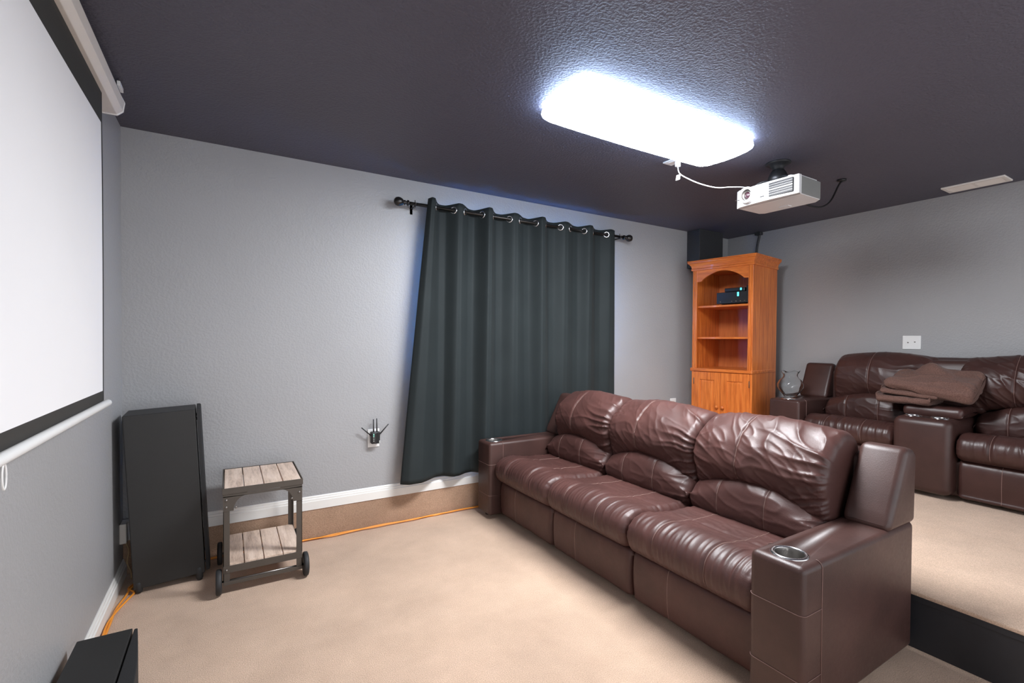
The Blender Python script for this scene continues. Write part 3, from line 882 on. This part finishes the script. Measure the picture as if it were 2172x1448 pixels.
def make_sofa(name, label, loc, segs, W_, kz, kd, Lm, Lp, seed, arm_w, armz, armlen, backtop, feet=.03, cat='sofa', bolster=True, pillow_over=0.0):
    """segs: list of ('seat',u0,u1) or ('console',u0,u1); local x = width, y = depth from front, z up"""
    root = empty(name, loc, math.radians(-90), label, cat)
    TH = M['thread'] if Lm is M['leather'] else M['thread_dark']
    D = .85 * kd
    rnd = random.Random(seed)
    # carcass
    b = MB(); b.box((arm_w * .5, .13 * kd, feet), (W_ - arm_w * .5, D - .04, .26), .01); b.build('base', Lp, root)
    b = MB(); b.box((.012, D - .10 * kd, feet), (W_ - .012, D, .80 * kz), .03, 4); b.build('back_frame', Lp, root)
    for x in (.06, W_ - .06):
        for y in (.06, D - .04):
            b = MB(); b.cyl((x, y, 0), (x, y, feet + .005), .022, 16); b.build('foot', M['black'], root)
    # arms with cup holders
    for side in (0, 1):
        a0, a1 = (0, arm_w) if side == 0 else (W_ - arm_w, W_)
        b = MB(); b.box((a0, 0, feet), (a1, D - .02, armz), .022, 5); ar = b.build('arm', Lp, root)
        # seam lines on the front block
        ou = a0 if side == 0 else a1; iu = a1 if side == 0 else a0; so = -1 if side == 0 else 1
        e = .0012; r = .022
        for zz in (armz - .155, armz - .375):
            if zz < feet + .05: continue
            b = MB()
            pts = [(iu - so * e, .11, zz), (iu - so * e, r, zz)]
            for k in range(7):
                an = PI / 2 * k / 6; pts.append((iu + so * (r - (r + e) * math.cos(an)), r - (r + e) * math.sin(an), zz))
            for k in range(7):
                an = PI / 2 * k / 6; pts.append((ou - so * (r - (r + e) * math.sin(an)), r - (r + e) * math.cos(an), zz))
            pts += [(ou + so * e, r, zz), (ou + so * e, .11, zz)]
            b.tube(pts, .0012, 6); b.build('seam', M['thread_dark'], ar)
        for uu, sg in ((ou, so), (iu, -so)):
            b = MB(); b.tube([(uu + sg * e, .11, feet + .03), (uu + sg * e, .11, armz - r)] + [(uu + sg * (e - (r) + r * math.cos(a)), .11, armz - r + (r + e) * math.sin(a)) for a in [PI / 2 * k / 6 for k in range(7)]], .0012, 6)
            b.build('seam', M['thread_dark'], ar)
        cx, cy = (a0 + a1) / 2, .085
        b = MB()
        bore(ar, (cx, cy, armz), .0475, .075)
        b.lathe([(.0455, -.004), (.0465, .0015), (.051, .005), (.057, .004), (.061, .001), (.061, -.003)], (cx, cy, armz), 48); ch = b.build('cup_holder', M['chrome'], ar)
        b = MB(); b.lathe([(.0462, .001), (.0435, -.01), (.041, -.066), (.037, -.070), (0, -.071)], (cx, cy, armz), 40); b.build('cup_well', M['steel'], ch)
        if bolster:
            # wing block standing on the back of the arm
            wz = armz - .01; wt = .855 * kz; wd0 = .60 * kd; wd1 = .745 * kd
            wi = a1 - .02 if side == 0 else a0 + .02
            b = MB(); b.prism([(wd0, wz), (wd0 + .012, wz + .05), (wd1 + .005, wt), (D - .03, wt - .004), (D + .004, wt - .03), (D - .004, wz)], 'x', min(ou, wi), max(ou, wi), .026, True)
            b.build('wing', Lp, root)
    # seats
    for kind, u0, u1 in segs:
        ww = u1 - u0
        sd = rnd.random() * 50
        if kind == 'seat':
            # front panel
            pf = [(.145 * kd, .035), (.10 * kd, .038), (.086, .06), (.078, .15), (.082, .235), (.10, .268), (.15 * kd + .02, .275), (.19 * kd, .16)]
            sm = [u0 + ww * .34]
            loft_cushion('front_panel', root, Lm, lambda s, pf=pf: [(d, z) for d, z in pf], u0 + .004, u1 - .004, .03,
                         lambda u, q0, q1, f, d, z, sm=sm, sd=sd: groove(u, sm, .006, .003) + .003 * nz(u * 9 + sd, z * 6, 1) + .002 * nz(u * 25, z * 5, sd) * sstep(.14, .25, z),
                         52, 60, [(.34, .08, .62)], TH)
            # seat cushion
            sz = .99 if kz == 1 else .95
            st = [(.16, .280), (.085, .278), (.046, .305), (.030, .355), (.042, .410), (.085, .445), (.15, .458), (.24, .446), (.40, .434), (.60, .428), (.66, .39), (.60, .32), (.40, .285)]
            st = [(d if d < .1 else .1 + (d - .1) * kd, z * sz) for d, z in st]
            smu = [u0 + ww * .27, u0 + ww * .68]
            def dsp(u, q0, q1, f, d, z, smu=smu, sd=sd, u0=u0, u1=u1):
                q = min(q0, q1)
                front = sstep(.34 * kd, .12, d) * sstep(.27, .33, z)
                r = groove(u, smu, .008, .008) * front
                # vertical puckers across the front roll
                w = nz(u * 26 + sd + .5 * nz(u * 4, z * 8, 1), z * 2.5 + d * 3, sd)
                cr = sstep(.30, .16, d) * front
                r += cr * .0075 * (ridge(w) ** 2 - .45) * (.35 + .65 * sstep(.03, .16, q)) * (.6 + .8 * nz(u * 5, 7, sd))
                r += front * .0022 * nz(u * 60 + sd, z * 6 + d * 6, 2)
                # side gathers
                g = nz(d * 30 + z * 26, sd, q * 5)
                r += .008 * (ridge(g) ** 3 - .3) * math.exp(-q / .035)
                # top: fine drag lines and a cross seam
                top = sstep(.16, .24, d) * sstep(.36, .42, z)
                r += top * (.004 * nz(u * 4 + d * 5 + sd, d * 7 - u * 3, sd) + .0032 * (ridge(nz(u * 4 + d * 26 + sd, d * 8 - u * 9, sd)) ** 4))
                r -= top * .006 * math.exp(-((d - .27 * kd - .03) / .007) ** 2)
                r -= .014 * sstep(.05, 0, q) * top
                r += .010 * math.sin(PI * q0 / (q0 + q1)) * front
                return r
            loft_cushion('seat_cushion', root, Lm, lambda s, st=st: st, u0 + .002, u1 - .002, .04, dsp, 190, 150, [(.27, .10, .56), (.68, .10, .56)], TH)
            # lumbar cushion
            def lum(s, kz=kz, kd=kd):
                a = math.sin(PI * min(1, max(0, s))) ** 1.0
                tz = (.545 + .085 * a) 
                pr = [(.58, .40), (.515, .405), (.485, .44), (.478, .49), (.492, tz - .055), (.535, tz - .012), (.585, tz), (.66, tz - .03), (.70, .50), (.66, .42)]
                return [(d * kd, z * kz) for d, z in pr]
            sml = [u0 + ww * .27, u0 + ww * .64]
            def dl(u, q0, q1, f, d, z, sml=sml, sd=sd):
                q = min(q0, q1); front = sstep(.64 * kd, .5 * kd, d)
                r = groove(u, sml, .0065, .0045) * front
                g1 = nz((z - .50) * 42 / (1 + 2.2 * q1) + sd, q1 * 4, 7.7)
                r += front * .015 * (ridge(g1) ** 3 - .3) * math.exp(-q1 / .10) * sstep(0, .04, q1)
                g0 = nz((z - .50) * 36 + sd * 3, q0 * 4, 2.7)
                r += front * .007 * (ridge(g0) ** 3 - .3) * math.exp(-q0 / .04) * sstep(0, .04, q0)
                r += front * (.003 * nz(u * 6 + sd, z * 9, 3) + .0028 * (ridge(nz(u * 7 + z * 14 + sd, z * 9 - u * 6, 5)) ** 3))
                r += .008 * math.sin(PI * q0 / (q0 + q1)) * front
                return r
            loft_cushion('lumbar_cushion', root, Lm, lum, u0 + .002, u1 - .002, .036, dl, 150, 120, [(.27, .12, .55), (.64, .12, .55)], TH)
            # upper back pillow
            po = pillow_over
            first = u0 < arm_w + .05
            ca = (.45 if first else .75 if u1 < W_ - arm_w - .05 else 1.25)
            pu0, pu1 = (u0 - (po if not first else -.055), u1 + (po if u1 < W_ - arm_w - .05 else 0.))
            def upp(s, kz=kz, kd=kd):
                a = math.sin(PI * s); bz = .505 + .10 * a - .02 * s
                e = .014 * (1 - a) 
                pr = [(.70, bz + .015), (.62, bz), (.555, bz + .022), (.512, .66), (.506, .72), (.535, .795), (.605, .865 - e), (.68, .900 - e), (.765, .895 - e), (.815, .855 - e), (.83, .77), (.81, .66), (.76, bz + .06)]
                return [(d * kd, z * backtop) for d, z in pr]
            smp = [pu0 + (pu1 - pu0) * .40]
            def du(u, q0, q1, f, d, z, smp=smp, sd=sd, kz=kz):
                q = min(q0, q1); front = sstep(.82 * kd, .66 * kd, d)
                zz = z / backtop
                r = groove(u, smp, .007, .006) * front
                # gathers fanning in from both ends, strongest on the right
                fan = zz - .72 + .03 * nz(u * 6, zz * 4, sd)
                g1 = nz(fan * 27 / (1 + 2.2 * q1) + sd, q1 * 2.2, 1.3)
                g0 = nz(fan * 40 / (1 + 3.2 * q0) + sd * 2, q0 * 3, 4.3)
                r += front * .017 * (ridge(g1) ** 2 - .4) * math.exp(-q1 / .20) * sstep(-.02, .02, q1)
                r += front * .009 * (ridge(g0) ** 3 - .3) * math.exp(-q0 / .06) * sstep(0, .05, q0)
                # thin diagonal creases over the middle
                r += ca * front * .0052 * (ridge(nz((zz + u * .75) * 11 + sd, (u - zz * .75) * 4, 9.1)) ** 2.4 - .3)
                r += ca * front * .0030 * (ridge(nz((zz + u * .5) * 23 + sd, (u - zz * .5) * 7, 3.1)) ** 3)
                r += front * .007 * nz(u * 4.5 + sd, zz * 6, 2.2)
                low = sstep(.64, .55, zz) * front * sstep(.10, .22, q)
                r += low * .007 * (ridge(nz(u * 22 + sd, zz * 5, 6.6)) ** 3 - .3)
                r += .020 * math.sin(PI * q0 / (q0 + q1)) * front
                return r
            loft_cushion('back_pillow', root, Lm, upp, pu0 + .001, pu1 - .001, .045, du, 220, 200, [(.40, .10, .56)], TH)
        else:
            # console block between the seats: front block, padded lid, back pad
            b = MB(); b.box((u0, .0, feet), (u1, D - .05, armz - .025), .05, 6); cb = b.build('console', Lp, root)
            for k in (-1, 1):
                cc = ((u0 + u1) / 2 + .075 * k, .10, armz - .025)
                bore(cb, cc, .044, .07)
                b = MB(); b.lathe([(.042, -.004), (.043, .0015), (.048, .005), (.053, .001), (.053, -.003)], cc, 36); ch = b.build('cup_holder', M['chrome'], cb)
                b = MB(); b.lathe([(.0428, .001), (.040, -.06), (.036, -.066), (0, -.067)], cc, 32); b.build('cup_well', M['steel'], ch)
            pr = [(.20, armz - .03), (.165, armz - .015), (.165, armz + .025), (.20, armz + .045), (.36, armz + .048), (.46, armz + .03), (.47, armz - .02)]
            loft_cushion('armrest_lid', root, Lm, lambda s, pr=pr: pr, u0 + .002, u1 + .01, .03, lambda u, q0, q1, f, d, z: .003 * nz(u * 12, d * 12, z * 12) + .002 * ridge(nz(d * 40, q1 * 8, 1)) * math.exp(-min(q0, q1) / .03), 50, 70)
            pr = [(.44, armz), (.425, armz + .1), (.47, .84 * backtop), (.53, .872 * backtop), (.60, .86 * backtop), (.60, armz)]
            loft_cushion('back_pad', root, Lp, lambda s, pr=pr: pr, u0 - .05, u1 + .05, .03, lambda u, q0, q1, f, d, z: .004 * nz(u * 6, d * 6, z * 6), 40, 60)
    return root

sW = 2.373
make_sofa('reclining_sofa', 'brown leather three seat reclining sofa on the lower floor in front of the platform', (1.572, 3.20, 0),
          [('seat', .192, .845), ('seat', .845, 1.513), ('seat', 1.513, 2.181)], sW, 1.0, 1.0, M['leather'], M['leather_plain'], 4, .192, .548, .6, 1.0)
make_sofa('reclining_loveseat', 'dark brown leather loveseat with centre console on the raised platform', (3.985, 2.42, RZ),
          [('seat', .262, .90), ('console', .905, 1.235), ('seat', 1.24, 1.88)], 2.14, 1.0, .78, M['leather_dark'], M['leather_dark_plain'], 11, .26, .558, .5, 1.05, pillow_over=.10)

# ------------------------------------------------------------------ glass vase on the loveseat arm
b = MB()
prof = [(.0, .001), (.045, .001), (.052, .006), (.058, .02), (.085, .05), (.103, .085), (.104, .11), (.085, .145), (.062, .165), (.055, .185), (.058, .2), (.072, .222), (.0735, .224), (.0715, .223), (.054, .2), (.051, .185), (.058, .167), (.081, .146), (.100, .11), (.099, .086), (.081, .053), (.052, .022), (.04, .012), (0, .01)]
b.lathe(prof, (0, 0, 0), 48)
for v in b.bm.verts:
    a = math.atan2(v.co.y, v.co.x); r = math.hypot(v.co.x, v.co.y)
    if r > .05 and v.co.z < .16:
        k = 1 + .012 * math.sin(12 * a + v.co.z * 60)
        v.co.x *= k; v.co.y *= k
    if v.co.z > .2:
        v.co.z += .006 * math.sin(5 * a)
va = b.build('glass_vase', M['glass'])
va.location = (4.165, 2.335, RZ + .558 + .0075)
tag(va, 'clear glass vase with flared neck on the loveseat arm', 'vase')

# ------------------------------------------------------------------ folded blanket on the console
def blanket():
    layers = []
    # (u0,u1,profile pts (d,z), end radius, seed, amplitude)
    root = obj = None
    b = bmesh.new()
    pk = lambda s: math.exp(-((s - .45) / .15) ** 2)
    specs = [
        (.755, 1.08, lambda s: [(.20, .622), (.135, .626), (.112, .645), (.13, .668), (.22, .676), (.40, .69), (.46, .67), (.44, .632), (.34, .622)], .022, 1.0, .005),
        (.775, 1.12, lambda s: [(.22, .684 - .01 * s), (.15, .688 - .02 * s), (.128, .703 - .02 * s), (.15, .720 - .02 * s), (.24, .73), (.40, .745), (.46, .72), (.42, .69)], .018, 6.0, .005),
        (.795, 1.30, lambda s: [(.24, .742 - .085 * s), (.165, .738 - .095 * s), (.125, .752 - .085 * s), (.128, .785 - .06 * s), (.18, .802 - .02 * s), (.27, .818 + .02 * pk(s)), (.36, .835 + .075 * pk(s)), (.44, .850 + .02 * s), (.475, .82), (.46, .75), (.36, .735 - .04 * s)], .045, 3.0, .010),
    ]
    vs, fs = [], []
    for u0, u1, pf, er, sd, am in specs:
        nu, nv = 70, 90; base = len(vs); rings = []
        for i in range(nu + 1):
            s = i / nu; s = .5 * s + .5 * (.5 - .5 * math.cos(PI * s))
            u = u0 + (u1 - u0) * s; q = min(s, 1 - s) * (u1 - u0)
            ins = er * (1 - math.sqrt(max(0, 1 - (1 - q / er) ** 2))) if q < er else 0
            P2, tot = resample_closed(pf(s), nv)
            for k in range(nv):
                tv = (P2[(k + 1) % nv] - P2[k - 1]).normalized(); n2 = Vector((tv.y, -tv.x, 0))
                cx, cz = .3, .74
                if n2.x * (P2[k].x - cx) + n2.y * (P2[k].y - cz) < 0: n2 = -n2
                dd = am * .7 * nz(u * 7 + sd, P2[k].x * 9, P2[k].y * 12) + am * 1.5 * (ridge(nz(u * 3 + P2[k].x * 7 + P2[k].y * 16 + sd, P2[k].x * 8 - u * 4, sd)) ** 3 - .3)
                p = P2[k] + n2 * (dd - ins)
                vs.append(Vector((u, .125 + (p.x - .125) * .80, p.y)))
        for i in range(nu):
            for k in range(nv): fs.append((base + i * nv + k, base + i * nv + (k + 1) % nv, base + (i + 1) * nv + (k + 1) % nv, base + (i + 1) * nv + k))
        for i in (0, nu):
            c = sum(vs[base + i * nv: base + (i + 1) * nv], Vector()) / nv; vs.append(c); ci = len(vs) - 1
            for k in range(nv): fs.append((base + i * nv + k, base + i * nv + (k + 1) % nv, ci))
    o = obj_from_data('folded_blanket', vs, fs, M['blanket'])
    o.location = (3.985, 2.42, RZ - .017); o.rotation_euler = (0, 0, math.radians(-90))
    tag(o, 'rumpled brown fleece blanket heaped on the loveseat console', 'blanket')
blanket()
